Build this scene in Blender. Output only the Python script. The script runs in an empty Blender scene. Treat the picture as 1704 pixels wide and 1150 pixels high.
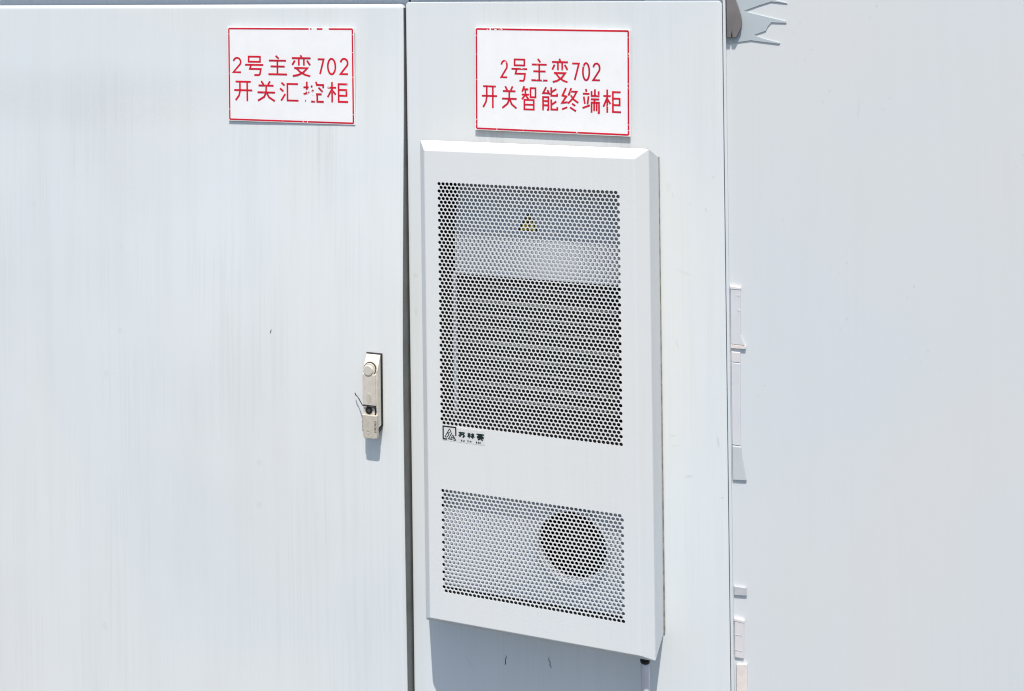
import bpy, bmesh, math, random
from mathutils import Vector, Matrix, noise as mnoise
random.seed(7)
sc = bpy.context.scene
COL = sc.collection
H = 1.75                       # eye height above the ground; z values below are written relative to it

# ------------------------------------------------------------------ camera
cd = bpy.data.cameras.new('camera')
cam = bpy.data.objects.new('camera', cd)
COL.objects.link(cam)
sc.camera = cam
cd.sensor_fit = 'HORIZONTAL'
cd.sensor_width = 36.0
cd.lens = 36.0 * 1730.0 / 1704.0
cd.shift_y = -(575.0 + 44.9) / 1704.0
cd.clip_start = 0.02
cd.clip_end = 2000.0
cam.location = (0.0, -1.73, H)
cam.matrix_world = (Matrix.Translation((0.0, -1.73, H)) @ Matrix.Rotation(0.2967, 4, 'Z')
                    @ Matrix.Rotation(math.pi / 2, 4, 'X') @ Matrix.Rotation(-0.0126, 4, 'Z'))

# ------------------------------------------------------------------ world, sun, exposure
SUN = Vector((0.112, -0.43, 0.903)).normalized()      # towards the sun
ELEV = math.asin(SUN.z)
w = bpy.data.worlds.new('World')
sc.world = w
w.use_nodes = True
nt = w.node_tree
bg = nt.nodes['Background']
sky = nt.nodes.new('ShaderNodeTexSky')
sky.sky_type = 'NISHITA'
sky.sun_disc = False
sky.sun_elevation = ELEV
sky.sun_rotation = math.radians(180.0 - math.degrees(math.atan2(SUN.x, -SUN.y)))
sky.air_density = 1.0
sky.dust_density = 1.6
sky.ozone_density = 1.0
nt.links.new(sky.outputs[0], bg.inputs[0])
bg.inputs[1].default_value = 0.14
sl = bpy.data.lights.new('sun', 'SUN')
sl.energy = 4.1
sl.angle = math.radians(0.5)
sl.color = (1.0, 0.945, 0.87)
sun = bpy.data.objects.new('sun', sl)
COL.objects.link(sun)
sun.location = (0, -3, 6)
sun.rotation_euler = (-SUN).to_track_quat('-Z', 'Y').to_euler()
sc.view_settings.view_transform = 'Standard'
sc.view_settings.look = 'None'
sc.view_settings.gamma = 1.0
sc.view_settings.exposure = 0.19
sc.cycles.filter_width = 1.1
sc.view_settings.use_curve_mapping = False


# ------------------------------------------------------------------ helpers
def lin(r, g, b):
    f = lambda c: (c / 255.0) / 12.92 if c <= 10 else (((c / 255.0) + 0.055) / 1.055) ** 2.4
    return (f(r), f(g), f(b), 1.0)


def empty(name, label, cat, loc, group=None):
    o = bpy.data.objects.new(name, None)
    COL.objects.link(o)
    o.location = loc
    o.empty_display_size = 0.05
    o['label'] = label
    o['category'] = cat
    if group:
        o['group'] = group
    return o


def tag(o, label, cat, group=None):
    o['label'] = label
    o['category'] = cat
    if group:
        o['group'] = group
    return o


ROOT = {}


def world_base(o):
    b = Vector((0, 0, 0))
    while o is not None:
        b += o.location
        o = o.parent
    return b


def obj(name, bm, mat, parent=None, base=None, smooth=False, bevel=None, segs=2, angle=30):
    """link a bmesh written in world coordinates as one mesh object; its origin goes to base (or its parent's)"""
    me = bpy.data.meshes.new(name)
    org = world_base(parent) if parent is not None else Vector(base or (0, 0, 0))
    bmesh.ops.translate(bm, verts=bm.verts, vec=-org)
    bmesh.ops.recalc_face_normals(bm, faces=bm.faces)
    bm.to_mesh(me)
    bm.free()
    o = bpy.data.objects.new(name, me)
    COL.objects.link(o)
    if parent is not None:
        o.parent = parent
    else:
        o.location = org
    for m in (mat if isinstance(mat, (list, tuple)) else [mat]):
        me.materials.append(m)
    if smooth:
        for p in me.polygons:
            p.use_smooth = True
    if bevel:
        md = o.modifiers.new('bevel', 'BEVEL')
        md.width = bevel
        md.segments = segs
        md.limit_method = 'ANGLE'
        md.angle_limit = math.radians(angle)
        md.harden_normals = False
    return o


def box(bm, x0, x1, y0, y1, z0, z1):
    v = [bm.verts.new(p) for p in ((x0, y0, z0), (x1, y0, z0), (x1, y1, z0), (x0, y1, z0),
                                   (x0, y0, z1), (x1, y0, z1), (x1, y1, z1), (x0, y1, z1))]
    for f in ((0, 1, 5, 4), (1, 2, 6, 5), (2, 3, 7, 6), (3, 0, 4, 7), (4, 5, 6, 7), (0, 3, 2, 1)):
        bm.faces.new([v[i] for i in f])


def prism(bm, pts, y0, y1):
    """pts: (x, z) outline, extruded between y0 and y1"""
    a = [bm.verts.new((x, y0, z)) for x, z in pts]
    b = [bm.verts.new((x, y1, z)) for x, z in pts]
    n = len(pts)
    bm.faces.new(a)
    bm.faces.new(list(reversed(b)))
    for i in range(n):
        j = (i + 1) % n
        bm.faces.new((a[i], b[i], b[j], a[j]))


def disc_prism(bm, cx, cz, rx, rz, y0, y1, n=32):
    prism(bm, [(cx + rx * math.cos(2 * math.pi * i / n), cz + rz * math.sin(2 * math.pi * i / n)) for i in range(n)], y0, y1)


def tube(bm, pts, r, n=10):
    pts = [Vector(p) for p in pts]
    rings = []
    for i, p in enumerate(pts):
        t = (pts[min(i + 1, len(pts) - 1)] - pts[max(i - 1, 0)]).normalized()
        a = t.orthogonal().normalized() if i == 0 else (rings_a - t * rings_a.dot(t)).normalized()
        rings_a = a
        b = t.cross(a)
        rr = r[i] if isinstance(r, (list, tuple)) else r
        rings.append([bm.verts.new(p + (a * math.cos(2 * math.pi * k / n) + b * math.sin(2 * math.pi * k / n)) * rr) for k in range(n)])
    for i in range(len(rings) - 1):
        for k in range(n):
            bm.faces.new((rings[i][k], rings[i][(k + 1) % n], rings[i + 1][(k + 1) % n], rings[i + 1][k]))
    bm.faces.new(list(reversed(rings[0])))
    bm.faces.new(rings[-1])


def stroke(bm, pts, wd, y):
    """flat ribbon along a polyline of (x, z), mitred, on the plane y, facing -Y"""
    P = [Vector((p[0], p[1])) for p in pts]
    closed = len(P) > 2 and (P[0] - P[-1]).length < 1e-7
    if closed:
        P = P[:-1]
    n = len(P)
    L, R = [], []
    for i in range(n):
        a = P[i - 1] if (i > 0 or closed) else None
        b = P[(i + 1) % n] if (i < n - 1 or closed) else None
        d1 = (P[i] - a).normalized() if a is not None else None
        d2 = (b - P[i]).normalized() if b is not None else None
        d1 = d1 or d2
        d2 = d2 or d1
        n1 = Vector((-d1.y, d1.x))
        n2 = Vector((-d2.y, d2.x))
        m = n1 + n2
        m = n1 if m.length < 1e-6 else m.normalized()
        k = min(1.0 / max(m.dot(n1), 0.2), 2.2) * wd / 2
        L.append(bm.verts.new((P[i].x + m.x * k, y, P[i].y + m.y * k)))
        R.append(bm.verts.new((P[i].x - m.x * k, y, P[i].y - m.y * k)))
    for i in range(n if closed else n - 1):
        j = (i + 1) % n
        f = bm.faces.new((R[i], R[j], L[j], L[i]))
        f.normal_update()
        if f.normal.y > 0:
            f.normal_flip()


# ------------------------------------------------------------------ materials
def mat(name):
    m = bpy.data.materials.new(name)
    m.use_nodes = True
    return m, m.node_tree, m.node_tree.nodes['Principled BSDF']


class NB:
    """small node builder"""
    def __init__(s, t):
        s.t = t

    def new(s, k, **kw):
        n = s.t.nodes.new(k)
        for a, b in kw.items():
            setattr(n, a, b)
        return n

    def link(s, a, b):
        s.t.links.new(a, b)

    def math(s, op, a, b=None, c=None, clamp=False):
        n = s.new('ShaderNodeMath', operation=op)
        n.use_clamp = clamp
        for i, v in enumerate((a, b, c)):
            if v is None:
                continue
            if isinstance(v, (int, float)):
                n.inputs[i].default_value = v
            else:
                s.link(v, n.inputs[i])
        return n.outputs[0]

    def pos(s, base):
        tc = s.new('ShaderNodeTexCoord')
        v = s.new('ShaderNodeVectorMath', operation='ADD')
        s.link(tc.outputs['Object'], v.inputs[0])
        v.inputs[1].default_value = base
        return v.outputs[0]

    def scaled(s, v, sx, sy, sz):
        n = s.new('ShaderNodeVectorMath', operation='MULTIPLY')
        s.link(v, n.inputs[0])
        n.inputs[1].default_value = (sx, sy, sz)
        return n.outputs[0]

    def noise(s, v, scale, detail=2.0, rough=0.5, dist=0.0):
        n = s.new('ShaderNodeTexNoise')
        s.link(v, n.inputs['Vector'])
        n.inputs['Scale'].default_value = scale
        n.inputs['Detail'].default_value = detail
        n.inputs['Roughness'].default_value = rough
        n.inputs['Distortion'].default_value = dist
        return n.outputs[0]

    def ramp(s, v, a, b, lo=0.0, hi=1.0, smooth=True):
        n = s.new('ShaderNodeMapRange')
        n.interpolation_type = 'SMOOTHSTEP' if smooth else 'LINEAR'
        s.link(v, n.inputs[0])
        n.inputs[1].default_value = a
        n.inputs[2].default_value = b
        n.inputs[3].default_value = lo
        n.inputs[4].default_value = hi
        return n.outputs[0]

    def mix(s, fac, a, b):
        n = s.new('ShaderNodeMix', data_type='RGBA')
        if isinstance(fac, (int, float)):
            n.inputs[0].default_value = fac
        else:
            s.link(fac, n.inputs[0])
        for i, v in ((6, a), (7, b)):
            if isinstance(v, tuple):
                n.inputs[i].default_value = v
            else:
                s.link(v, n.inputs[i])
        return n.outputs[2]

    def ellipse(s, v, cx, cz, rx, rz, rot=0.0, soft=0.5):
        a = s.new('ShaderNodeVectorMath', operation='SUBTRACT')
        s.link(v, a.inputs[0])
        a.inputs[1].default_value = (cx, 0, cz)
        r = s.new('ShaderNodeVectorRotate', rotation_type='Y_AXIS')
        s.link(a.outputs[0], r.inputs['Vector'])
        r.inputs['Angle'].default_value = rot
        m = s.scaled(r.outputs[0], 1.0 / rx, 0.0, 1.0 / rz)
        l = s.new('ShaderNodeVectorMath', operation='LENGTH')
        s.link(m, l.inputs[0])
        return s.ramp(l.outputs['Value'], 1.0 - soft, 1.0, 1.0, 0.0)

    def bump(s, h, strength, dist, prev=None):
        n = s.new('ShaderNodeBump')
        n.inputs['Strength'].default_value = strength
        n.inputs['Distance'].default_value = dist
        s.link(h, n.inputs['Height'])
        if prev is not None:
            s.link(prev, n.inputs['Normal'])
        return n.outputs[0]


def paint(name, base, col, streak=0.05, drips=(), marks=(), rough=0.33, peel=0.02, dirt_and_reflection=(0.40, 0.40, 0.37, 1), wave=0.0):
    """weathered light paint: faint rain streaks, blotches, drips below fittings, a few smudges and painted reflection tone"""
    m, t, bs = mat(name)
    b = NB(t)
    P = b.pos(base)
    fine = b.noise(b.scaled(P, 1.0, 0.3, 0.012), 190.0, 3.0, 0.6)
    broad = b.noise(b.scaled(P, 1.0, 0.3, 0.10), 16.0, 3.0, 0.55)
    blot = b.noise(P, 3.2, 4.0, 0.55)
    gate = b.ramp(b.noise(P, 4.0, 2.0), 0.38, 0.66)
    s1 = b.math('MULTIPLY', b.ramp(fine, 0.47, 0.64), b.ramp(gate, 0.0, 1.0, 0.3, 1.0))
    s2 = b.ramp(broad, 0.40, 0.75)
    tot = b.math('ADD', b.math('MULTIPLY', s1, streak * 1.15), b.math('MULTIPLY', s2, streak * 0.9))
    tot = b.math('ADD', tot, b.math('MULTIPLY', b.ramp(blot, 0.35, 0.75), streak * 0.9))
    sep = b.new('ShaderNodeSeparateXYZ')
    b.link(P, sep.inputs[0])
    for (x0, x1, zt, ln, amt) in drips:
        mx = b.math('MULTIPLY', b.ramp(sep.outputs[0], x0 - 0.004, x0 + 0.006), b.ramp(sep.outputs[0], x1 - 0.006, x1 + 0.004, 1.0, 0.0))
        mz = b.math('MULTIPLY', b.ramp(sep.outputs[2], zt - ln, zt, 0.0, 1.0), b.ramp(sep.outputs[2], zt, zt + 0.004, 1.0, 0.0))
        dn = b.ramp(b.noise(b.scaled(P, 1.0, 0.3, 0.02), 120.0, 3.0, 0.6), 0.36, 0.66)
        tot = b.math('ADD', tot, b.math('MULTIPLY', b.math('MULTIPLY', mx, mz), b.math('MULTIPLY', dn, amt)))
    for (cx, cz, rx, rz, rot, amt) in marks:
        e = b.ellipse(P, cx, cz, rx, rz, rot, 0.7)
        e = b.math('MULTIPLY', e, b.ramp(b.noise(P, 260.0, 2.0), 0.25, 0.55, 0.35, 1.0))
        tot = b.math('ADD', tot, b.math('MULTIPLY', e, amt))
    # scattered specks of grime
    vo = b.new('ShaderNodeTexVoronoi')
    b.link(P, vo.inputs['Vector'])
    vo.inputs['Scale'].default_value = 26.0
    vo.inputs['Randomness'].default_value = 1.0
    sc2 = b.new('ShaderNodeSeparateColor')
    b.link(vo.outputs['Color'], sc2.inputs[0])
    speck = b.math('MULTIPLY', b.ramp(vo.outputs['Distance'], 0.015, 0.05, 1.0, 0.0), b.ramp(sc2.outputs[0], 0.90, 0.98))
    tot = b.math('ADD', tot, b.math('MULTIPLY', speck, 0.30), clamp=True)
    warm = tuple(c * k for c, k in zip(col[:3], (1.008, 0.998, 0.982))) + (1,)
    cool = tuple(c * k for c, k in zip(col[:3], (0.972, 0.992, 1.010))) + (1,)
    aged = b.mix(b.ramp(b.noise(b.scaled(P, 1.0, 1.0, 0.8), 1.7, 2.0, 0.5, 0.6), 0.36, 0.64), cool, warm)
    b.link(b.mix(tot, aged, dirt_and_reflection), bs.inputs['Base Color'])
    b.link(b.ramp(blot, 0.3, 0.8, rough - 0.04, rough + 0.08), bs.inputs['Roughness'])
    nb = b.bump(b.noise(P, 420.0, 2.0), peel, 0.001)
    if wave:
        nb = b.bump(b.noise(b.scaled(P, 1.0, 1.0, 0.7), 2.2, 1.0), wave, 0.02, nb)
    b.link(nb, bs.inputs['Normal'])
    return m


def simple(name, col, rough=0.5, metal=0.0, var=0.08, scale=60.0, bumpy=0.0, bscale=600.0):
    m, t, bs = mat(name)
    b = NB(t)
    P = b.pos((0, 0, 0))
    n = b.noise(P, scale, 3.0, 0.55)
    dark = tuple(c * (1.0 - var * 2) for c in col[:3]) + (1.0,)
    b.link(b.mix(b.ramp(n, 0.3, 0.75), col, dark), bs.inputs['Base Color'])
    bs.inputs['Roughness'].default_value = rough
    bs.inputs['Metallic'].default_value = metal
    if bumpy:
        b.link(b.bump(b.noise(P, bscale, 2.0), bumpy, 0.001), bs.inputs['Normal'])
    return m


LBASE = (-1.50, 0.25, 0.0)     # base points of the two cabinets
RBASE = (-0.45, 0.25, 0.0)
ABASE = (-0.481, -0.03, H - 1.115)
WHITE = (0.712, 0.745, 0.750, 1)
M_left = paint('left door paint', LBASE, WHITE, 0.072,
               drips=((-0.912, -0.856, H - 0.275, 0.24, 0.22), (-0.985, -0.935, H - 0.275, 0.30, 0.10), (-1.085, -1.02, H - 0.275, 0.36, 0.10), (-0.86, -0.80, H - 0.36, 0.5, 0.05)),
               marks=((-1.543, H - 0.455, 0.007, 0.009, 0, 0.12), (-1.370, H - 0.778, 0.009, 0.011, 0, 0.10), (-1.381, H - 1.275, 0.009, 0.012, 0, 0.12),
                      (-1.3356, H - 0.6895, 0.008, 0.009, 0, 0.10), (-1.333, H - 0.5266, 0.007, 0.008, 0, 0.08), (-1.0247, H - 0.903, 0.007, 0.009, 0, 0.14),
                      (-1.0259, H - 0.983, 0.008, 0.009, 0, 0.14), (-0.905, H - 0.985, 0.006, 0.012, 0, 0.06), (-1.42, H - 0.235, 0.50, 0.085, 0.02, 0.10), (-1.30, H - 0.33, 0.26, 0.20, 0.1, 0.05)),  # last two broad ellipses paint in the greyer tone of a reflection
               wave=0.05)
M_right = paint('right door paint', RBASE, WHITE, 0.06,
                drips=((-0.597, -0.545, H - 0.276, 0.05, 0.22), (-0.375, -0.322, H - 0.278, 0.06, 0.30)),
                marks=((-0.2338, H - 0.838, 0.010, 0.003, 0.25, 0.30), (-0.185, H - 0.775, 0.003, 0.014, 0.1, 0.30), (-0.2538, H - 0.373, 0.002, 0.008, 0.3, 0.18),
                       (-0.2588, H - 0.7733, 0.010, 0.0025, 0.1, 0.20), (-0.256, H - 0.790, 0.012, 0.002, 0.1, 0.16), (-0.179, H - 0.866, 0.002, 0.002, 0, 0.5),
                       (-0.1873, H - 0.34, 0.0022, 0.004, 0.3, 0.25), (-0.1997, H - 0.395, 0.0025, 0.006, 0.4, 0.2), (-0.2255, H - 0.385, 0.004, 0.002, 0.7, 0.15),
                       (-0.262, H - 0.36, 0.006, 0.012, 0, 0.12), (-0.7165, H - 0.54, 0.008, 0.006, 0.4, 0.16), (-0.717, H - 0.605, 0.004, 0.012, 0.1, 0.14),
                       (-0.238, H - 0.50, 0.022, 0.004, -0.35, 0.10), (-0.625, H - 1.215, 0.02, 0.004, -0.9, 0.12), (-0.25, H - 0.62, 0.003, 0.012, 0.4, 0.14)),
                wave=0.03)
M_wall = paint('plain wall paint', (0.6, 0.013, 0.0), (0.650, 0.675, 0.682, 1), 0.024,
               marks=((0.041, H - 0.224, 0.003, 0.022, -0.1, 0.14),) + tuple(
                   (x + dx, H - z - dz, r, r * q, 0.6, a)
                   for (x, z) in ((-0.047, 0.085), (0.088, 0.205), (0.279, 0.288), (-0.003, 0.196), (0.07, 0.06), (-0.03, 0.13), (0.02, 0.47), (0.12, 0.50), (0.02, 0.56), (-0.11, 0.68), (0.14, 0.60))
                   for (dx, dz, r, q, a) in ((0.0, 0.0, 0.0028, 1.0, 0.25), (-0.010, 0.018, 0.0018, 2.6, 0.16), (-0.026, 0.013, 0.0016, 2.6, 0.10), (-0.003, 0.007, 0.0014, 1.0, 0.14))),
               wave=0.03)
M_ac = paint('climate unit powder coat', ABASE, (0.700, 0.722, 0.720, 1), 0.03, rough=0.45, peel=0.16)
M_frame = paint('cabinet frame paint', (0, 0, 0), (0.66, 0.70, 0.73, 1), 0.06)
M_sign = simple('sign enamel', (0.87, 0.875, 0.87, 1), 0.30, 0.0, 0.02, 30.0)
M_black = simple('black rubber', (0.012, 0.012, 0.013, 1), 0.6)
M_seal = simple('grey rubber seal', (0.19, 0.195, 0.19, 1), 0.75, 0.0, 0.12, 25.0)
M_dark = simple('dark interior', (0.007, 0.0075, 0.009, 1), 0.9)
M_liner = simple('inner sheet metal', (0.52, 0.56, 0.62, 1), 0.35, 0.0, 0.03)
M_fin = simple('coil fins', (0.008, 0.0085, 0.010, 1), 0.8)
M_alu = simple('coil tube aluminium', (0.22, 0.225, 0.235, 1), 0.5, 0.0)
M_nickel = simple('satin nickel', (0.78, 0.725, 0.63, 1), 0.40, 0.30, 0.06, 90.0, 0.05)
M_nickel2 = simple('darker satin nickel', (0.68, 0.625, 0.53, 1), 0.48, 0.30, 0.08, 120.0)
M_groove = simple('dark groove brown', (0.06, 0.055, 0.048, 1), 0.8)  # dark brown for the pivot ring, ribs, slot and keyhole insert
M_hose = simple('milky hose', (0.60, 0.60, 0.63, 1), 0.4, 0.0, 0.05, 20.0)
M_yellow = simple('warning yellow', (0.80, 0.60, 0.03, 1), 0.45)
M_bounce_cut = simple('bounce absorbing grey', (0.20, 0.19, 0.17, 1), 0.9, 0.0, 0.2, 40.0)
M_ink = simple('dark green ink', (0.003, 0.018, 0.016, 1), 0.5)
M_sticker = simple('silver sticker', (0.68, 0.68, 0.67, 1), 0.35, 0.0, 0.04, 300.0)
M_caulk = simple('old caulk', (0.33, 0.31, 0.285, 1), 0.8, 0.0, 0.25, 90.0)
M_shade = simple('blue grey shade tone', (0.46, 0.515, 0.54, 1), 0.5, 0.0, 0.04, 12.0)
M_brown = simple('weathered brown rubber', (0.20, 0.185, 0.185, 1), 0.8, 0.0, 0.15, 14.0)
M_lilac = simple('lilac grey plastic', (0.625, 0.64, 0.67, 1), 0.5, 0.0, 0.03, 20.0)
M_cap = simple('pale cap plastic', (0.74, 0.71, 0.70, 1), 0.5)
M_peach = simple('pale peach plastic', (0.76, 0.70, 0.66, 1), 0.5)
M_flare = simple('blue grey duct', (0.53, 0.57, 0.585, 1), 0.5, 0.0, 0.06, 10.0)
M_slate = simple('slate grey bar', (0.50, 0.515, 0.545, 1), 0.5)
M_pink = simple('pale pink plastic', (0.675, 0.65, 0.66, 1), 0.5, 0.0, 0.04, 12.0)
M_tint = simple('pink label', (0.68, 0.61, 0.63, 1), 0.5)


def red_paint(name, base, holes=()):
    m, t, bs = mat(name)
    b = NB(t)
    P = b.pos(base)
    wear = b.noise(P, 170.0, 4.0, 0.65)
    thr = b.math('ADD', 0.655, 0.0)
    acc = None
    for (cx, cz, rx, rz, amt) in holes:
        e = b.math('MULTIPLY', b.ellipse(P, cx, cz, rx, rz, 0, 0.8), amt)
        acc = e if acc is None else b.math('ADD', acc, e)
    v = wear if acc is None else b.math('ADD', wear, acc)
    mask = b.ramp(v, 0.665, 0.685)
    tone = b.ramp(b.noise(P, 22.0, 3.0), 0.3, 0.7)
    red = b.mix(tone, (0.70, 0.004, 0.024, 1), (0.52, 0.003, 0.030, 1))
    b.link(b.mix(mask, red, (0.83, 0.855, 0.87, 1)), bs.inputs['Base Color'])
    bs.inputs['Roughness'].default_value = 0.35
    return m


# ------------------------------------------------------------------ ground
m, t, bs = mat('asphalt apron')
b = NB(t)
P = b.pos((0, 0, 0))
c1 = b.mix(b.ramp(b.noise(P, 1.2, 5.0, 0.6), 0.3, 0.7), (0.055, 0.055, 0.053, 1), (0.042, 0.042, 0.041, 1))
b.link(b.mix(b.ramp(b.noise(P, 90.0, 3.0), 0.35, 0.7), c1, (0.08, 0.078, 0.075, 1)), bs.inputs['Base Color'])
bs.inputs['Roughness'].default_value = 0.85
b.link(b.bump(b.noise(P, 140.0, 3.0), 0.3, 0.004), bs.inputs['Normal'])
bm = bmesh.new()
v = [bm.verts.new(p) for p in ((-300, -300, 0), (300, -300, 0), (300, 300, 0), (-300, 300, 0))]
bm.faces.new(v)
g = obj('ground', bm, m)
g['kind'] = 'structure'


# ------------------------------------------------------------------ doors
def door_mesh(x0, x1, z0, z1, yf, thick, nx, nz, rc):
    """door leaf as a curved sheet with rounded corners; yf(x, z) gives its front surface"""
    def lines(a, b, n):
        k = [a + rc * i / 4 for i in range(5)]
        k2 = [b - rc * i / 4 for i in range(4, -1, -1)]
        mid = [a + rc + (b - a - 2 * rc) * i / n for i in range(1, n)]
        return k + mid + k2
    X = lines(x0, x1, nx)
    Z = lines(z0, z1, nz)
    bm = bmesh.new()

    def warp(x, z):
        cx = x0 + rc if x < x0 + rc else (x1 - rc if x > x1 - rc else None)
        cz = z0 + rc if z < z0 + rc else (z1 - rc if z > z1 - rc else None)
        if cx is None or cz is None:
            return x, z
        u, q = (x - cx) / rc, (z - cz) / rc
        return cx + rc * u * math.sqrt(1 - q * q / 2), cz + rc * q * math.sqrt(1 - u * u / 2)
    gridv = []
    for z in Z:
        row = []
        for x in X:
            wx, wz = warp(x, z)
            row.append(bm.verts.new((wx, yf(wx, wz), wz)))
        gridv.append(row)
    for j in range(len(Z) - 1):
        for i in range(len(X) - 1):
            bm.faces.new((gridv[j][i], gridv[j][i + 1], gridv[j + 1][i + 1], gridv[j + 1][i]))
    ring = ([gridv[0][i] for i in range(len(X))] + [gridv[j][-1] for j in range(1, len(Z))]
            + [gridv[-1][i] for i in range(len(X) - 2, -1, -1)] + [gridv[j][0] for j in range(len(Z) - 2, 0, -1)])
    cxm, czm = (x0 + x1) / 2, (z0 + z1) / 2

    def inset(vv, d, y):
        x = vv.co.x + (d if vv.co.x < cxm else -d) * (1 if abs(vv.co.x - cxm) > (x1 - x0) / 2 - rc * 1.01 else 0)
        z = vv.co.z + (d if vv.co.z < czm else -d) * (1 if abs(vv.co.z - czm) > (z1 - z0) / 2 - rc * 1.01 else 0)
        return bm.verts.new((x, y, z))
    r2 = [bm.verts.new((q.co.x, q.co.y + thick, q.co.z)) for q in ring]
    n = len(ring)
    for i in range(n):
        j = (i + 1) % n
        bm.faces.new((ring[i], r2[i], r2[j], ring[j]))
    return bm


def sstep(a, b_, x):
    t_ = min(max((x - a) / (b_ - a), 0.0), 1.0)
    return t_ * t_ * (3 - 2 * t_)


def left_front(x, z):
    zz = z - H
    lean = 0.003 + 0.023 * sstep(-0.06, -0.75, zz) - 0.004 * sstep(-0.9, -1.4, zz)
    k = sstep(-1.9, -0.75, x)
    dent = 0.0012 * mnoise.noise(Vector((x * 3.0, 0.3, z * 2.2)))
    edge = 0.0035 * (sstep(-0.7425, -0.734, x) ** 2)
    etop = 0.002 * sstep(H - 0.062, H - 0.0535, z) ** 2
    return -lean * k - 0.001 + dent * (1 - sstep(-0.80, -0.735, x)) + edge + etop


def right_front(x, z):
    dent = 0.0006 * mnoise.noise(Vector((x * 3.0, 5.3, z * 2.2)))
    ins = sstep(-0.73, -0.70, x) * (1 - sstep(-0.21, -0.170, x)) * (1 - sstep(H - 0.07, H - 0.045, z))
    edge = 0.0022 * sstep(-0.1765, -0.1705, x) ** 2 + 0.0022 * (1 - sstep(-0.7315, -0.7265, x)) ** 2
    return dent * ins + edge


LEFT = empty('control_cabinet', 'wide white painted cabinet on the left whose door carries the lever lock', 'cabinet', LBASE, 'pair of outdoor cabinets')
RIGHT = empty('control_cabinet', 'narrow white cabinet on the right whose door carries the perforated cooling unit', 'cabinet', RBASE, 'pair of outdoor cabinets')
DB = 0.14
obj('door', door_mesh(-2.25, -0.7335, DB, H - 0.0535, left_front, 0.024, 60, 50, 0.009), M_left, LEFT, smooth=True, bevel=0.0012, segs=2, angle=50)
obj('door', door_mesh(-0.7295, -0.1702, DB, H - 0.0500, right_front, 0.022, 40, 50, 0.007), M_right, RIGHT, smooth=True, bevel=0.0012, segs=2, angle=50)
# rubber seal along the free edge of the left door
bm = bmesh.new()
zs = [DB + 0.01 + (H - 0.07 - DB) * i / 50 for i in range(51)]
prev = None
for z in zs:
    yb = left_front(-0.745, z)
    r_ = [bm.verts.new(p) for p in ((-0.7352, yb + 0.0035, z), (-0.7329, yb + 0.0035, z), (-0.7329, 0.024, z), (-0.7352, 0.024, z))]
    if prev:
        for k in range(4):
            bm.faces.new((prev[k], prev[(k + 1) % 4], r_[(k + 1) % 4], r_[k]))
    prev = r_
obj('edge_seal', bm, M_seal, LEFT)
# cabinet bodies behind the doors
bm = bmesh.new()
box(bm, -2.27, -0.7345, 0.026, 0.62, 0.06, H + 0.05)
obj('body', bm, M_frame, LEFT, bevel=0.002)
bm = bmesh.new()
box(bm, -0.7305, -0.1645, 0.026, 0.62, 0.06, H + 0.05)
prism(bm, [(-0.1645, 0.10), (-0.1690, 0.10), (-0.1690, H - 0.02), (-0.1645, H - 0.02)], 0.0025, 0.026)
obj('body', bm, M_frame, RIGHT, bevel=0.0008)
bm = bmesh.new()
box(bm, -0.7342, -0.7308, 0.030, 0.40, 0.08, H + 0.04)
obj('gap_strip', bm, M_black, RIGHT)
for nm, par, x0, x1 in (('l', LEFT, -2.29, -0.7335), ('r', RIGHT, -0.7330, -0.150)):
    bm = bmesh.new()
    box(bm, x0, x1, -0.044, 0.64, H + 0.0505, H + 0.085)
    obj('roof', bm, M_frame, par, bevel=0.003)
    bm = bmesh.new()
    box(bm, x0 + 0.03, x1 - 0.03, 0.05, 0.60, 0.0, 0.0595)
    obj('plinth', bm, M_seal, par)
# small scratches in the shaded paint of the right door
for (x, z, pts) in ((-0.5557, -1.2022, ((0.000, 0.011), (0.0008, 0.006), (-0.0012, 0.003), (-0.0008, -0.004), (-0.0022, -0.0075))),
                    (-0.4763, -1.1900, ((-0.001, 0.0095), (-0.0018, 0.004), (0.0006, 0.0005), (0.0002, -0.004), (0.003, -0.009)))):
    bm = bmesh.new()
    tube(bm, [(x + a, -0.0004, H + z + c) for a, c in pts], [0.0003, 0.0007, 0.0006, 0.0008, 0.0003], 6)
    obj('scratch', bm, M_dark, RIGHT)
bm = bmesh.new()
yy = left_front(-0.997, H - 0.658) - 0.0004
tube(bm, [(-0.9965, yy, H - 0.654), (-0.9975, yy, H - 0.657), (-0.9985, yy, H - 0.6615)], [0.0003, 0.0008, 0.0003], 6)
obj('scratch', bm, M_dark, LEFT)

# ------------------------------------------------------------------ plain wall to the right
bm = bmesh.new()
box(bm, -0.30, 1.60, 0.013, 0.30, 0.0, H + 0.75)
tag(obj('wall', bm, M_wall, base=(0.6, 0.013, 0.0), bevel=0.002), 'plain pale grey painted wall to the right of the two cabinets', 'wall')

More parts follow.
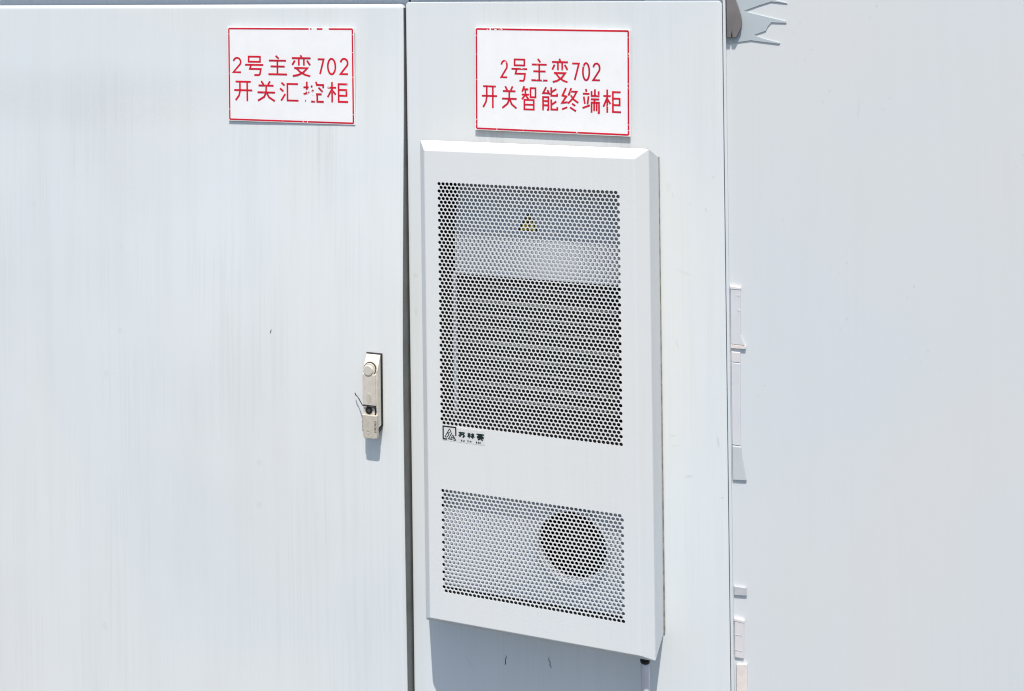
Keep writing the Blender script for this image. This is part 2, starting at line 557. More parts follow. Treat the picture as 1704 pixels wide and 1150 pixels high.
# ------------------------------------------------------------------ lettering: single-line strokes on a 0..100 grid (y down)
arc = lambda cx, cy, rx, ry, a0, a1, n=14: [(cx + rx * math.cos(math.radians(a0 + (a1 - a0) * i / n)), cy - ry * math.sin(math.radians(a0 + (a1 - a0) * i / n))) for i in range(n + 1)]
G = {
    '2': [arc(50, 29, 45, 27, 170, -32, 12) + [(2, 97), (98, 97)]],
    '7': [[(0, 4), (96, 4), (36, 100)]],
    '0': [arc(50, 50, 45, 48, 0, 360, 28)],
    '号': [[(20, 4), (82, 4), (82, 30), (20, 30), (20, 4)], [(0, 46), (100, 46)], [(33, 46), (26, 67), (86, 67), (81, 92), (75, 98), (50, 98)]],
    '主': [[(40, 2), (56, 17)], [(3, 27), (95, 27)], [(12, 57), (88, 57)], [(0, 97), (100, 97)], [(49, 27), (49, 97)]],
    '变': [[(46, 0), (54, 13)], [(0, 14), (100, 14)], [(37, 14), (37, 48)], [(64, 14), (64, 48)], [(16, 25), (2, 46)], [(80, 25), (97, 46)],
          [(12, 60), (82, 60), (60, 80), (32, 93), (4, 98)], [(22, 61), (45, 80), (70, 92), (97, 98)]],
    '开': [[(8, 3), (92, 3)], [(0, 46), (100, 46)], [(72, 3), (72, 100)], [(32, 3), (32, 50), (27, 72), (8, 97)]],
    '关': [[(22, 0), (36, 18)], [(72, 0), (60, 18)], [(6, 22), (92, 22)], [(0, 56), (100, 56)], [(50, 22), (49, 56), (38, 78), (2, 98)], [(51, 56), (66, 80), (98, 98)]],
    '汇': [[(8, 3), (25, 18)], [(0, 33), (18, 48)], [(5, 97), (28, 62)], [(98, 10), (40, 10), (40, 95), (100, 95)]],
    '控': [[(0, 28), (26, 28)], [(17, 0), (17, 62)], [(0, 62), (30, 50)], [(8, 92), (12, 94)], [(62, 0), (66, 12)], [(40, 28), (42, 18)], [(62, 15), (98, 15), (98, 30)], [(50, 40), (42, 48)], [(75, 28), (95, 48)],
          [(62, 60), (90, 60)], [(68, 60), (68, 96)], [(38, 96), (58, 96)], [(64, 96), (100, 96)], [(44, 60), (48, 60)]],
    '柜': [[(0, 28), (42, 28)], [(22, 0), (22, 100)], [(22, 34), (0, 75)], [(24, 42), (40, 62)], [(98, 10), (54, 10), (54, 96), (100, 96)], [(54, 38), (92, 38), (92, 66), (54, 66)]],
    '智': [[(18, 0), (4, 24)], [(14, 13), (46, 13)], [(0, 36), (50, 36)], [(26, 13), (25, 36), (2, 56)], [(29, 40), (46, 55)], [(60, 8), (94, 8), (94, 46), (60, 46), (60, 8)],
          [(18, 58), (82, 58), (82, 98), (18, 98), (18, 58)], [(18, 78), (82, 78)]],
    '能': [[(28, 0), (8, 26), (46, 26)], [(36, 12), (50, 32)], [(8, 100), (8, 43), (42, 43), (42, 97), (32, 97)], [(8, 60), (42, 60)], [(8, 78), (42, 78)],
          [(60, 0), (60, 36), (97, 36), (97, 26)], [(92, 7), (60, 21)], [(60, 52), (60, 95), (98, 95), (98, 84)], [(92, 60), (60, 75)]],
    '终': [[(26, 0), (5, 32), (28, 36), (2, 64), (36, 60)], [(2, 92), (34, 82)], [(58, 0), (40, 32)], [(54, 15), (90, 15), (70, 42), (38, 66)], [(50, 26), (72, 48), (100, 62)],
          [(62, 66), (82, 75)], [(50, 82), (86, 98)]],
    '端': [[(20, 0), (24, 12)], [(2, 20), (42, 20)], [(8, 32), (14, 62)], [(36, 30), (30, 64)], [(0, 80), (44, 68)], [(74, 0), (74, 28)], [(54, 8), (54, 28), (96, 28), (96, 8)],
          [(50, 42), (100, 42)], [(74, 42), (70, 55)], [(54, 98), (54, 56), (98, 56), (98, 98), (90, 98)], [(69, 56), (69, 92)], [(84, 56), (84, 92)]],
    '苏': [[(0, 20), (100, 20)], [(30, 4), (30, 36)], [(70, 4), (70, 36)], [(10, 48), (80, 48), (78, 96), (60, 94)], [(42, 34), (40, 65), (14, 98)], [(12, 62), (3, 82)], [(90, 60), (99, 80)]],
    '林': [[(0, 25), (46, 25)], [(24, 4), (24, 100)], [(24, 30), (2, 76)], [(27, 36), (46, 66)], [(54, 25), (100, 25)], [(77, 4), (77, 100)], [(76, 30), (54, 82)], [(79, 36), (100, 76)]],
    '赛': [[(50, 0), (50, 10)], [(4, 26), (4, 12), (96, 12), (96, 26)], [(15, 27), (85, 27)], [(15, 39), (85, 39)], [(0, 51), (100, 51)], [(35, 27), (35, 51)], [(65, 27), (65, 51)],
          [(30, 52), (0, 72)], [(70, 52), (100, 72)], [(28, 86), (28, 64), (72, 64), (72, 86)], [(50, 68), (47, 84), (15, 100)], [(60, 88), (88, 100)]],
    's': [[(92, 48), (50, 34), (12, 46), (30, 64), (80, 68), (88, 84), (50, 98), (8, 86)]],
    'u': [[(10, 34), (10, 80), (40, 98), (88, 84)], [(88, 34), (88, 98)]],
    'l': [[(50, 0), (50, 98)]],
    'i': [[(50, 34), (50, 98)], [(50, 6), (50, 18)]],
    'n': [[(10, 34), (10, 98)], [(10, 52), (50, 34), (88, 52), (88, 98)]],
    'a': [[(88, 34), (88, 98)], [(88, 50), (50, 34), (12, 60), (30, 96), (60, 98), (88, 82)]],
}


def letters(bm, items, wd, y, dy=-0.00002, rot=None):
    """items: (char, left, right, top, bottom) in metres; strokes step forward by a hair so none coincide"""
    k = 0
    for ch, l, r, tp, bt in items:
        h = wd / 2
        for s_ in G[ch]:
            pts = [(l + h + (r - l - 2 * h) * px / 100.0, tp - h + (bt - tp + 2 * h) * py / 100.0) for px, py in s_]
            stroke(bm, pts, wd, y + dy * (k % 16))
            k += 1


def sign_thing(label, x0, x1, zt, zb, yf, th, items, wd, cut_l, cut_r, cut_t, cut_b, rot, holes, bw=0.0029, ins=0.0032):
    base = (x0, yf + th, zb)
    E_ = empty('sign_plate', label, 'sign', base, 'red lettered cabinet signs')
    red = red_paint('peeling red print', base, holes)
    bm = bmesh.new()
    box(bm, x0, x1, yf, yf + th, zb, zt)
    obj('plate', bm, M_sign, E_, bevel=0.0006)
    bm = bmesh.new()
    yb = yf - 0.00025
    xl, xr, zl, zh = x0 + ins, x1 - ins, zb + ins, zt - ins
    def runs(cuts):
        a = 0.0
        for c0, c1 in cuts:
            yield a, c0
            a = c1
        yield a, 1.0
    for p0, p1 in runs(cut_t):
        stroke(bm, [(xl + (xr - xl) * p0, zh), (xl + (xr - xl) * p1, zh)], bw, yb)
    for p0, p1 in runs(cut_b):
        stroke(bm, [(xl + (xr - xl) * p0, zl), (xl + (xr - xl) * p1, zl)], bw, yb)
    for p0, p1 in runs(cut_l):
        stroke(bm, [(xl, zh - (zh - zl) * p0), (xl, zh - (zh - zl) * p1)], bw, yb - 0.00004)
    for p0, p1 in runs(cut_r):
        stroke(bm, [(xr, zh - (zh - zl) * p0), (xr, zh - (zh - zl) * p1)], bw, yb - 0.00004)
    o1 = obj_flat('border', bm, red, E_)
    bm = bmesh.new()
    letters(bm, items, wd, yf - 0.00025)
    o2 = obj_flat('lettering', bm, red, E_)
    E_.rotation_euler = (0, rot, 0)
    return E_


def obj_flat(name, bm, m_, parent):
    me = bpy.data.meshes.new(name)
    org = world_base(parent)
    bmesh.ops.translate(bm, verts=bm.verts, vec=-org)
    bm.to_mesh(me)
    bm.free()
    o = bpy.data.objects.new(name, me)
    COL.objects.link(o)
    o.parent = parent
    me.materials.append(m_)
    return o


mm = lambda L_: [(c, a / 1000.0, b_ / 1000.0, H + t_ / 1000.0, H + d / 1000.0) for c, a, b_, t_, d in L_]
S1 = mm([('2', -1078.6, -1058.1, -150.6, -182.6), ('号', -1053.2, -1010.9, -147.1, -187.1), ('主', -1004.0, -961.6, -145.5, -185.3), ('变', -954.8, -912.6, -144.6, -187.5),
         ('7', -901.9, -885.8, -150.6, -182.2), ('0', -882.3, -861.9, -149.9, -182.8), ('2', -856.4, -837.3, -149.6, -182.4),
         ('开', -1076.9, -1034.8, -194.7, -235.4), ('关', -1027.3, -987.0, -193.9, -234.8), ('汇', -979.9, -938.5, -194.6, -234.1), ('控', -931.7, -886.9, -193.1, -234.5), ('柜', -882.5, -837.9, -192.8, -233.6)])
S2 = mm([('2', -551.7, -537.2, -149.8, -182.9), ('号', -532.8, -501.3, -145.9, -188.0), ('主', -496.9, -464.9, -144.9, -186.8), ('变', -460.0, -428.8, -144.5, -188.3),
         ('7', -424.6, -409.2, -150.9, -183.4), ('0', -406.5, -391.0, -150.3, -183.8), ('2', -388.3, -373.1, -150.5, -183.5),
         ('开', -587.0, -556.0, -194.3, -236.3), ('关', -550.1, -520.3, -194.2, -236.0), ('智', -514.5, -484.9, -193.1, -237.2), ('能', -478.4, -447.2, -193.8, -236.8),
         ('终', -443.2, -410.9, -194.2, -237.3), ('端', -406.7, -374.4, -194.9, -238.4), ('柜', -370.6, -337.2, -194.8, -236.8)])
sign_thing('white sign with peeling red characters and 702 on the wide left door', -1.0885, -0.8265, H - 0.0948, H - 0.2720, -0.0115, 0.0022, S1, 0.0035,
           [(0.055, 0.062), (0.49, 0.495), (0.885, 0.892)], [(0.055, 0.062), (0.245, 0.252), (0.505, 0.512), (0.905, 0.912)], [(0.655, 0.668), (0.678, 0.72), (0.765, 0.815)], [(0.60, 0.605), (0.635, 0.64)], 0.001,
           [(-0.917, H - 0.222, 0.018, 0.026, 0.16), (-0.872, H - 0.20, 0.016, 0.03, 0.06), (-0.87, H - 0.165, 0.02, 0.02, 0.07), (-0.846, H - 0.216, 0.01, 0.02, 0.05), (-1.087, H - 0.20, 0.006, 0.10, 0.02)])
sign_thing('white sign with red characters and 702 above the perforated cooling unit', -0.5985, -0.3230, H - 0.0940, H - 0.2745, -0.0060, 0.0028, S2, 0.0031,
           [(0.06, 0.066), (0.25, 0.255), (0.505, 0.51), (0.905, 0.912), (0.955, 0.96)], [(0.055, 0.06), (0.245, 0.25), (0.505, 0.512), (0.90, 0.906), (0.955, 0.962)], [(0.09, 0.10)], [(0.136, 0.14)], 0.010,
           [(-0.56, H - 0.098, 0.03, 0.004, 0.14), (-0.515, H - 0.165, 0.012, 0.004, 0.16), (-0.478, H - 0.184, 0.012, 0.005, 0.14), (-0.428, H - 0.205, 0.014, 0.012, 0.05), (-0.54, H - 0.157, 0.006, 0.006, 0.12)])

# ------------------------------------------------------------------ climate unit
AC = empty('climate_unit', 'white louvreless cooling unit with two perforated grilles mounted on the right door', 'air conditioner', ABASE)
AC['label'] = 'tall white cooling unit with two perforated grilles mounted on the right door'
FY, MY, BY = -0.095, -0.079, -0.003
PX = 0.007179
UX0, UZ0, UR, UP = -0.6329, H - 0.3529, 66, 0.006182
LX0, LZ0, LR, LP = -0.6329, H - 0.8692, 28, 0.00623
NC = 43
gx0, gx1 = UX0 - PX / 2, UX0 + NC * PX
a1, b1 = UZ0 + UP / 2, UZ0 - (UR - 0.5) * UP
a2, b2 = LZ0 + LP / 2, LZ0 - (LR - 0.5) * LP
bm = bmesh.new()
X = [-0.6594, gx0, gx1, -0.3006]
Z = [H - 0.2970, a1, b1, a2, b2, H - 1.0880]
gv = [[bm.verts.new((x, FY, z)) for x in X] for z in Z]
for j in range(5):
    for i in range(3):
        if i == 1 and j in (1, 3):
            continue
        bm.faces.new((gv[j][i], gv[j + 1][i], gv[j + 1][i + 1], gv[j][i + 1]))
mid = [bm.verts.new(p) for p in ((-0.6727, MY, H - 0.2822), (-0.2795, MY, H - 0.2829), (-0.2794, MY, H - 1.1027), (-0.6728, MY, H - 1.1023))]
bk = [bm.verts.new(p) for p in ((-0.6980, BY, H - 0.3085), (-0.2765, BY, H - 0.3088), (-0.2780, BY, H - 1.1038), (-0.7010, BY, H - 1.1034))]
bm.faces.new([mid[0]] + [gv[0][i] for i in range(4)] + [mid[1]])
bm.faces.new([mid[1]] + [gv[j][3] for j in range(6)] + [mid[2]])
bm.faces.new([mid[2]] + [gv[5][i] for i in (3, 2, 1, 0)] + [mid[3]])
bm.faces.new([mid[3]] + [gv[j][0] for j in range(5, -1, -1)] + [mid[0]])
for i in range(4):
    j = (i + 1) % 4
    bm.faces.new((mid[i], mid[j], bk[j], bk[i]))
bm.faces.new(bk)
bm.faces.ensure_lookup_table()
bm.faces[len(bm.faces) - 5].material_index = 1  # unseen top face darkened to cut sunlight bounced onto the door
shell = obj('casing', bm, [M_ac, M_bounce_cut], AC, bevel=0.0016, segs=3, angle=12)


def grille(x0, z0, rows, rp, r):
    """perforated sheet: every round hole is cut, staggered row by row"""
    vs, fs = [], []
    nseg = 16
    hw, hh = PX / 2, rp / 2
    per = []
    for i in range(4):
        per.append((-hw + 2 * hw * i / 4, -hh))
    for i in range(4):
        per.append((hw, -hh + 2 * hh * i / 4))
    for i in range(4):
        per.append((hw - 2 * hw * i / 4, hh))
    for i in range(4):
        per.append((-hw, hh - 2 * hh * i / 4))
    cir = []
    for px, pz in per:
        a = math.atan2(pz, px)
        cir.append((r * math.cos(a), r * math.sin(a)))
    for j in range(rows):
        odd = j % 2
        zc = z0 - j * rp
        if odd:
            q = len(vs)
            vs += [(x0 - hw, FY, zc - hh), (x0, FY, zc - hh), (x0, FY, zc + hh), (x0 - hw, FY, zc + hh)]
        else:
            q = len(vs)
            e = x0 + (NC - 0.5) * PX
            vs += [(e, FY, zc - hh), (e + hw, FY, zc - hh), (e + hw, FY, zc + hh), (e, FY, zc + hh)]
        fs.append((q, q + 1, q + 2, q + 3))
        for i in range(NC):
            xc = x0 + i * PX + (hw if odd else 0)
            q = len(vs)
            vs += [(xc + px, FY, zc + pz) for px, pz in per]
            vs += [(xc + px, FY, zc + pz) for px, pz in cir]
            vs += [(xc + px, FY + 0.0010, zc + pz) for px, pz in cir]
            for k in range(nseg):
                n_ = (k + 1) % nseg
                fs.append((q + k, q + n_, q + nseg + n_, q + nseg + k))
                fs.append((q + nseg + k, q + nseg + n_, q + 2 * nseg + n_, q + 2 * nseg + k))
    return vs, fs


for (x0, z0, rows, rp) in ((UX0, UZ0, UR, UP), (LX0, LZ0, LR, LP)):
    vs, fs = grille(x0, z0, rows, rp, 0.00297)
    B = Vector(ABASE)
    me = bpy.data.meshes.new('grille')
    me.from_pydata([(p[0] - B.x, p[1] - B.y, p[2] - B.z) for p in vs], [], fs)
    me.materials.append(M_ac)
    o = bpy.data.objects.new('grille', me)
    COL.objects.link(o)
    o.parent = AC
# inside: sheet metal panels, coil and fan opening, all seen through the holes
PU, PL = -0.0470, -0.0745
def cavity(zt, zb):
    bm_ = bmesh.new()
    x0, x1 = gx0 - 0.006, gx1 + 0.006
    y0, y1 = FY + 0.003, -0.006
    v_ = [bm_.verts.new(p) for p in ((x0, y0, zb), (x1, y0, zb), (x1, y0, zt), (x0, y0, zt), (x0, y1, zb), (x1, y1, zb), (x1, y1, zt), (x0, y1, zt))]
    for f in ((4, 5, 6, 7), (0, 4, 7, 3), (1, 2, 6, 5), (3, 7, 6, 2), (0, 1, 5, 4)):
        bm_.faces.new([v_[i] for i in f])
    return bm_
obj('inner_housing', cavity(a1 + 0.004, b1 - 0.004), M_dark, AC)
obj('inner_housing', cavity(a2 + 0.004, b2 - 0.004), M_dark, AC)
bm = bmesh.new()
ZB = H - 0.4435               # the sheet is flat up to here, then leans back
v = [bm.verts.new(p) for p in ((-0.6235, PU, H - 0.5162), (-0.3200, PU, H - 0.5162), (-0.3200, PU, ZB), (-0.6235, PU, ZB), (-0.3200, -0.018, a1 + 0.002), (-0.6235, -0.018, a1 + 0.002),
                               (-0.6235, PU + 0.010, H - 0.5162), (-0.3200, PU + 0.010, H - 0.5162))]
bm.faces.new(v[:4])
bm.faces.new((v[3], v[2], v[4], v[5]))
bm.faces.new((v[0], v[6], v[7], v[1]))
box(bm, -0.6285, -0.6225, PU, PU + 0.004, b1, H - 0.5165)
obj('inner_panel', bm, M_liner, AC)
bm = bmesh.new()
box(bm, -0.622, -0.3195, PU + 0.022, PU + 0.036, b1, H - 0.5165)
coil = obj('condenser_coil', bm, M_fin, AC)
bm = bmesh.new()
z = H - 0.5412
while z > b1 + 0.004:
    tube(bm, [(-0.622, PU + 0.014, z), (-0.3200, PU + 0.014, z)], 0.0022, 10)
    z -= 0.0237
obj('coil_tube', bm, M_alu, coil, smooth=True)
k0, k1 = (ZB, PU), (a1 + 0.002, -0.018)
on_panel = lambda z: k0[1] + (k1[1] - k0[1]) * (z - k0[0]) / (k1[0] - k0[0])
TRI = [(-0.4925, H - 0.4060), (-0.5105, H - 0.4365), (-0.4745, H - 0.4365)]
bm = bmesh.new()
bm.faces.new([bm.verts.new((x, on_panel(z) - 0.0006, z)) for x, z in TRI])
wt = obj('warning_triangle', bm, M_yellow, AC)
bm = bmesh.new()
for s_ in ([(-0.4925, H - 0.4078), (-0.5090, H - 0.4357), (-0.4760, H - 0.4357), (-0.4925, H - 0.4078)], [(-0.4905, H - 0.415), (-0.4945, H - 0.424), (-0.4905, H - 0.424), (-0.4935, H - 0.433)]):
    stroke(bm, s_, 0.0026, 0.0)
for q in bm.verts:
    q.co.y = on_panel(q.co.z) - 0.0012
obj_flat('warning_print', bm, M_dark, wt)
# lower panel with the round fan opening
FX, FZ, FR = -0.4137, H - 0.9392, 0.0580
bm = bmesh.new()
n = 48
x0, x1, z0, z1 = gx0 - 0.004, gx1 + 0.004, b2 - 0.002, a2 + 0.002
outer, inner = [], []
for i in range(n):
    a = 2 * math.pi * i / n
    dx, dz = math.cos(a), math.sin(a)
    k = min(((x1 - FX) / dx if dx > 1e-6 else ((x0 - FX) / dx if dx < -1e-6 else 9e9)), ((z1 - FZ) / dz if dz > 1e-6 else ((z0 - FZ) / dz if dz < -1e-6 else 9e9)))
    outer.append(bm.verts.new((FX + dx * k, PL, FZ + dz * k)))
    inner.append(bm.verts.new((FX + dx * FR, PL, FZ + dz * FR)))
corners = {}
for i in range(n):
    j = (i + 1) % n
    a, c = outer[i].co, outer[j].co
    extra = None
    if abs(a.x - c.x) > 1e-6 and abs(a.z - c.z) > 1e-6:
        extra = bm.verts.new((x1 if max(a.x, c.x) > x1 - 1e-5 else x0, PL, z1 if max(a.z, c.z) > z1 - 1e-5 else z0))
    bm.faces.new([inner[i], outer[i]] + ([extra] if extra else []) + [outer[j], inner[j]])
shroud = obj('fan_shroud', bm, M_liner, AC)
bm = bmesh.new()
prof = [(FR, 0.010), (FR - 0.0006, -0.006), (FR + 0.001, -0.009), (FR + 0.0035, -0.009), (FR + 0.006, -0.005), (FR + 0.007, 0.001)]
rings = [[bm.verts.new((FX + r * math.cos(2 * math.pi * i / n), PL + y, FZ + r * math.sin(2 * math.pi * i / n))) for i in range(n)] for r, y in prof]
for q in range(len(prof) - 1):
    for i in range(n):
        j = (i + 1) % n
        bm.faces.new((rings[q][i], rings[q][j], rings[q + 1][j], rings[q + 1][i]))
obj('fan_ring', bm, M_liner, shroud, smooth=True)
bm = bmesh.new()
disc_prism(bm, FX, FZ, 0.022, 0.022, PL + 0.034, PL + 0.046, 24)
for k in range(7):
    a = 2 * math.pi * k / 7
    p = []
    for (r, da, y) in ((0.020, 0.0, 0.038), (0.056, 0.25, 0.036), (0.056, 0.75, 0.050), (0.020, 0.55, 0.050)):
        p.append(bm.verts.new((FX + r * math.cos(a + da), PL + y, FZ + r * math.sin(a + da))))
    bm.faces.new(p)
obj('fan', bm, M_dark, AC)
# dark seal line where the casing meets the door
bm = bmesh.new()
box(bm, -0.6960, -0.2757, -0.0032, -0.0004, H - 1.1030, H - 0.3095)
obj('gasket', bm, M_caulk, AC)
# maker's sticker under the upper grille
bm = bmesh.new()
prism(bm, [(-0.6325, H - 0.7838), (-0.5575, H - 0.7843), (-0.5570, H - 0.7602), (-0.6320, H - 0.7597)], FY - 0.0003, FY - 0.00002)
st = obj('sticker', bm, M_sticker, AC)
bm = bmesh.new()
yb = FY - 0.0005
lx = lambda u: -0.6312 + (u - 300) / 350.0 * 0.0232
lz = lambda u, v_: H - 0.7598 - ((v_ - 330) - (u - 300) * 0.115) / 330.0 * 0.0218
def lg(pts, wd, k):
    stroke(bm, [(lx(u), lz(u, v_)) for u, v_ in pts], wd, yb - k * 0.00003)
lg([(645, 590), (645, 372), (305, 334), (305, 655), (410, 664)], 0.0023, 0)
lg([(478, 402), (352, 604)], 0.0013, 1)
lg([(478, 402), (516, 465), (478, 505), (420, 505), (462, 545), (405, 615), (352, 606)], 0.0012, 2)
lg([(544, 500), (448, 655), (556, 678)], 0.0014, 3)
lg([(566, 556), (512, 640), (585, 622), (590, 665)], 0.0013, 4)
lg([(566, 556), (640, 690), (585, 690)], 0.0015, 5)
its = [('苏', -0.6043, -0.5910, H - 0.7646, H - 0.7758), ('林', -0.5885, -0.5745, H - 0.7646, H - 0.7758), ('赛', -0.5720, -0.5580, H - 0.7643, H - 0.7768)]
letters(bm, its, 0.00205, yb, -0.00003)
sm = [('s', -0.5995, -0.5965), ('u', -0.5960, -0.5925), ('l', -0.5877, -0.5865), ('i', -0.5857, -0.5847), ('n', -0.5837, -0.5805), ('s', -0.5730, -0.5700), ('a', -0.5693, -0.5660), ('i', -0.5649, -0.5639)]
letters(bm, [(c, a, d, H - 0.7776, H - 0.7822) for c, a, d in sm], 0.00105, yb, -0.00003)
obj_flat('sticker_print', bm, M_ink, st)
# drain hose under the lower right corner
hx, hy = -0.3024, -0.045
bm = bmesh.new()
tube(bm, [(hx, hy, H - 1.106), (hx, hy, H - 1.1215), (hx, hy, H - 1.1220), (hx, hy, H - 1.1240), (hx, hy, H - 1.1243), (hx, hy, H - 1.1285)], [0.009, 0.009, 0.0066, 0.0066, 0.0080, 0.0080], 20)
fit = obj('drain_fitting', bm, M_black, AC, smooth=False)
bm = bmesh.new()
tube(bm, [(hx, hy, H - 1.1282), (hx, hy, H - 1.15), (hx + 0.0005, hy, H - 1.20), (hx + 0.001, hy, H - 1.30), (hx, hy + 0.002, H - 1.45), (hx, hy, 0.02)], 0.0074, 18)
obj('drain_hose', bm, M_hose, AC, smooth=True)

# ------------------------------------------------------------------ lever lock on the left door
YB = left_front(-0.787, H - 0.75) - 0.0005
HB = (-0.787, YB, H - 0.83)
LOCK = bpy.data.objects.new('door_handle', None)
COL.objects.link(LOCK)
LOCK.parent = LEFT
LOCK.location = Vector(HB) - Vector(LBASE)
hx0, hx1 = -0.8005, -0.7727
bm = bmesh.new()
prism(bm, [(hx0 - 0.001, H - 0.8030), (hx1 + 0.0016, H - 0.8030), (hx1 + 0.0016, H - 0.6755), (hx0 - 0.001, H - 0.6755)], YB - 0.004, YB + 0.001)
prism(bm, [(hx0 + 0.002, H - 0.8150), (hx1 - 0.004, H - 0.8150), (hx1 + 0.0015, H - 0.8035), (hx0 + 0.002, H - 0.8035)], YB - 0.017, YB + 0.001)
obj('gasket', bm, M_black, LOCK, bevel=0.0008)
bm = bmesh.new()
yf0, yf1 = YB - 0.0060, YB - 0.0195
sec = [(YB - 0.0042, H - 0.6765), (yf0, H - 0.6765), (yf1, H - 0.7000), (yf1, H - 0.8020), (YB - 0.0042, H - 0.8020)]
L_ = [bm.verts.new((hx0, y, z)) for y, z in sec]
R_ = [bm.verts.new((hx1, y, z)) for y, z in sec]
bm.faces.new(L_)
bm.faces.new(list(reversed(R_)))
for i in range(5):
    j = (i + 1) % 5
    bm.faces.new((L_[i], R_[i], R_[j], L_[j]))
obj('base', bm, M_nickel, LOCK, bevel=0.0010)
# lever slab with round pivot cap
bm = bmesh.new()
prism(bm, [(-0.8000, H - 0.7610), (-0.7752, H - 0.7610), (-0.7752, H - 0.7060), (-0.8000, H - 0.7060)], YB - 0.0228, YB - 0.0190)
lev = obj('lever', bm, M_nickel, LOCK, bevel=0.0010)
bm = bmesh.new()
disc_prism(bm, -0.7880, H - 0.7480, 0.0048, 0.0085, YB - 0.0232, YB - 0.0226, 28)
obj('thumb_rest', bm, M_nickel2, LOCK)  # flat disc, darker metal marks the thumb dent
bm = bmesh.new()
disc_prism(bm, -0.7868, H - 0.6975, 0.0112, 0.0112, YB - 0.0200, YB - 0.0170, 36)
disc_prism(bm, -0.7868, H - 0.6975, 0.0120, 0.0120, YB - 0.0198, YB - 0.0172, 36)
obj('pivot_ring', bm, [M_groove], LOCK)
bm = bmesh.new()
disc_prism(bm, -0.7868, H - 0.6975, 0.0108, 0.0108, YB - 0.0215, YB - 0.0180, 36)
disc_prism(bm, -0.7885, H - 0.6990, 0.0086, 0.0086, YB - 0.0245, YB - 0.0180, 36)
obj('pivot_cap', bm, M_nickel, LOCK, bevel=0.0006)
# lock plate and cylinder
bm = bmesh.new()
prism(bm, [(-0.7990, H - 0.7770), (-0.7775, H - 0.7770), (-0.7775, H - 0.7625), (-0.7990, H - 0.7625)], YB - 0.0214, YB - 0.0190)
obj('lock_plate', bm, M_nickel, LOCK, bevel=0.0004)
bm = bmesh.new()
box(bm, -0.7772, -0.7755, YB - 0.0216, YB - 0.0190, H - 0.7775, H - 0.7612)
box(bm, -0.7995, -0.7760, YB - 0.0222, YB - 0.0190, H - 0.7622, H - 0.7611)
obj('shadow_gap', bm, M_black, LOCK)
bm = bmesh.new()
disc_prism(bm, -0.7885, H - 0.7695, 0.0067, 0.0067, YB - 0.0232, YB - 0.0200, 28)
kc = obj('key_cylinder', bm, M_black, LOCK, bevel=0.0007)
bm = bmesh.new()
disc_prism(bm, -0.7880, H - 0.7700, 0.0028, 0.0028, YB - 0.0236, YB - 0.0231, 20)
obj('keyhole_insert', bm, M_groove, LOCK)
# sliding cover tab
bm = bmesh.new()
pts = [(-0.7990, H - 0.8175), (-0.7960, H - 0.8190), (-0.7790, H - 0.8190), (-0.7730, H - 0.8175), (-0.7722, H - 0.7772), (-0.8008, H - 0.7772)]
prism(bm, pts, YB - 0.0245, YB - 0.0150)
obj('sliding_cover', bm, M_nickel2, LOCK, bevel=0.0012)
for xa, xb in ((-0.7772, -0.7735), (-0.8003, -0.7990)):
    bm = bmesh.new()
    for k in range(9):
        z = H - 0.7875 - k * 0.0023
        box(bm, xa, xb, YB - 0.02475, YB - 0.0235, z - 0.0005, z + 0.0005)
    obj('grip_ribs', bm, M_groove, LOCK)
bm = bmesh.new()
prism(bm, [(-0.7925, H - 0.8065), (-0.7890, H - 0.8120), (-0.7855, H - 0.8065)], YB - 0.0251, YB - 0.0244)
obj('arrow_mark', bm, M_nickel, LOCK)
bm = bmesh.new()
box(bm, -0.7922, -0.7868, YB - 0.0251, YB - 0.0246, H - 0.8058, H - 0.8050)
obj('slot', bm, M_groove, LOCK)
bm = bmesh.new()
tube(bm, [(-0.8225, YB - 0.0070, H - 0.7485), (-0.8190, YB - 0.0095, H - 0.7520), (-0.8160, YB - 0.0105, H - 0.7530), (-0.8110, YB - 0.0140, H - 0.7560), (-0.8055, YB - 0.0190, H - 0.7585), (-0.8000, YB - 0.0240, H - 0.7612),
          (-0.7900, YB - 0.0240, H - 0.7618), (-0.7790, YB - 0.0240, H - 0.7625), (-0.7740, YB - 0.0225, H - 0.7655)], [0.0008, 0.0010, 0.0006, 0.0009, 0.0008, 0.0009, 0.0009, 0.0014, 0.0012], 7)
tag(obj('wire', bm, M_black, base=(-0.79, YB - 0.024, H - 0.76), smooth=True), 'thin dark wire twisted through the lever lock, loose end sticking out', 'wire')

# ------------------------------------------------------------------ fittings and a shadow-coloured plate on the plain wall beside the right cabinet
pr = lambda L_: [(a / 1000.0, H + d * 0.9902 / 1000.0) for a, d in L_]
bm = bmesh.new()
prism(bm, pr([(-163, -29.2), (-85.6, -29.8), (-85.8, -49.4), (-66.0, -55.4), (-91.6, -52.4), (-112.7, -59.2), (-136.0, -68.0), (-100.5, -76.9), (-68.2, -84.7), (-68.3, -87.7), (-92.0, -86.7),
              (-98, -94), (-100.8, -100.5), (-120.0, -107.5), (-100.9, -114.3), (-78.1, -120.0), (-80, -122), (-96.2, -120.1), (-125.0, -116.4), (-152.2, -120.6), (-163, -121.7)]), 0.0112, 0.0130)
tag(obj('shade_plate', bm, M_shade, base=(-0.12, 0.013, H - 0.08), bevel=0.0004), 'blue grey plate painting in a three pronged shadow high on the plain wall', 'shade_plate')  # plate whose colour and outline stand in for a cast shadow
bm = bmesh.new()
prism(bm, pr([(-163.0, -33.9), (-153.8, -34.0), (-149, -46), (-144.5, -58.6), (-140, -74), (-138.1, -86.2), (-139.1, -94.0), (-144.1, -103.9), (-148.0, -111.8), (-153.8, -111.8), (-154.9, -102.0), (-156.3, -111.8), (-163.0, -111.9)]), 0.0030, 0.0110)
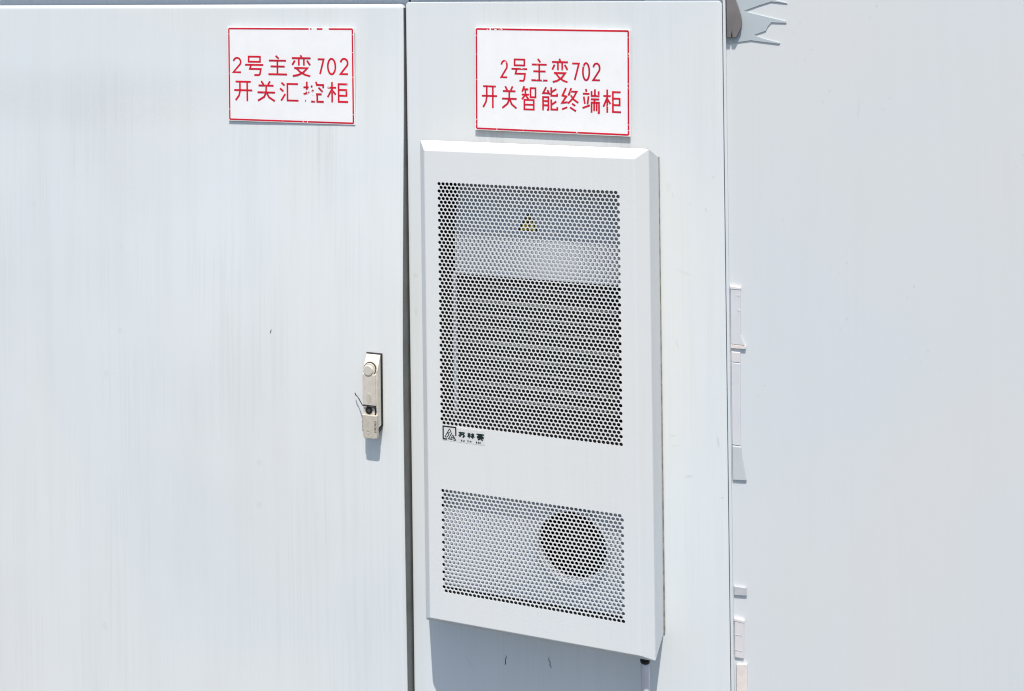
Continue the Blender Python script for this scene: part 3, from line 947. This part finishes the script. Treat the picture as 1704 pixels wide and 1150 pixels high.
tag(obj('rubber_boot', bm, M_brown, base=(-0.15, 0.005, H - 0.07), bevel=0.003, segs=3), 'brownish grey rubber boot hanging over the pronged shadow plate', 'boot')
E1 = empty('terminal_box', 'slim lilac grey box with pale top cap beside the right cabinet edge', 'box', (-0.155, 0.013, H - 0.628))
bm = bmesh.new()
prism(bm, pr([(-163.0, -621.5), (-163.0, -529.2), (-146.4, -529.4), (-146.9, -604.9), (-140.4, -621.8)]), 0.0092, 0.0128)
obj('casing', bm, M_lilac, E1, bevel=0.001)
bm = bmesh.new()
prism(bm, pr([(-163.0, -529.0), (-163.0, -525.0), (-145.7, -526.4), (-146.0, -529.2)]), 0.0085, 0.0128)
obj('cap', bm, M_cap, E1)
bm = bmesh.new()
prism(bm, pr([(-163.0, -627.5), (-163.0, -622.0), (-139.1, -622.6), (-139.1, -627.0)]), 0.0085, 0.0128)
obj('base', bm, M_peach, E1)
for z in (-541.0, -565.0):
    bm = bmesh.new()
    prism(bm, pr([(-152.0, z), (-152.0, z + 2.7), (-147.2, z + 2.4), (-147.2, z - 0.2)]), 0.0088, 0.0093)
    obj('label', bm, M_tint, E1)
E2 = empty('cable_duct', 'pale grey duct with a darker flared foot beside the right cabinet edge', 'duct', (-0.155, 0.013, H - 0.848))
bm = bmesh.new()
prism(bm, pr([(-163.0, -789.0), (-163.0, -652), (-148.3, -652), (-149.1, -789.6)]), 0.0098, 0.0128)
obj('channel', bm, M_lilac, E2, bevel=0.001)
bm = bmesh.new()
prism(bm, pr([(-163.0, -651.5), (-163.0, -634), (-148.1, -634), (-148.2, -651.5)]), 0.0098, 0.0128)
obj('collar', bm, M_pink, E2, bevel=0.001)
bm = bmesh.new()
prism(bm, pr([(-163.0, -847.9), (-163.0, -790), (-148.6, -790.3), (-147, -806), (-140.1, -846.1)]), 0.0092, 0.0128)
obj('foot', bm, M_flare, E2, bevel=0.0015)
bm = bmesh.new()
prism(bm, pr([(-163.0, -1039.0), (-163.0, -1023.5), (-143.2, -1023.2), (-142.4, -1037.0)]), 0.0092, 0.0128)
tag(obj('clamp_bar', bm, M_slate, base=(-0.153, 0.013, H - 1.031), bevel=0.001), 'short slate grey bar low beside the right cabinet edge', 'bar')
E3 = empty('terminal_box', 'pale pink box with dark joints low beside the right cabinet edge', 'box', (-0.155, 0.013, H - 1.142))
bm = bmesh.new()
prism(bm, pr([(-163.0, -1142.2), (-163.0, -1081.2), (-147.4, -1082.0), (-148.6, -1142.3)]), 0.0092, 0.0128)
obj('casing', bm, M_pink, E3, bevel=0.001)
bm = bmesh.new()
prism(bm, pr([(-163.0, -1080.9), (-163.0, -1077), (-147.0, -1078.5), (-147.2, -1081.7)]), 0.0085, 0.0128)
obj('cap', bm, M_cap, E3)
for z in (-1104.5, -1130.0):
    bm = bmesh.new()
    prism(bm, pr([(-163.0, z), (-163.0, z + 1.0), (-151.0, z + 1.0), (-151.0, z)]), 0.0088, 0.0093)
    obj('joint', bm, M_slate, E3)
E4 = bmesh.new()
prism(E4, pr([(-163.0, -1400), (-160.5, -1153.0), (-143.1, -1149.0), (-142.7, -1400)]), 0.0085, 0.0125)
tag(obj('conduit', E4, M_peach, base=(-0.153, 0.013, 0.35), bevel=0.001), 'pale peach conduit cover at the foot of the cabinet edge', 'conduit')
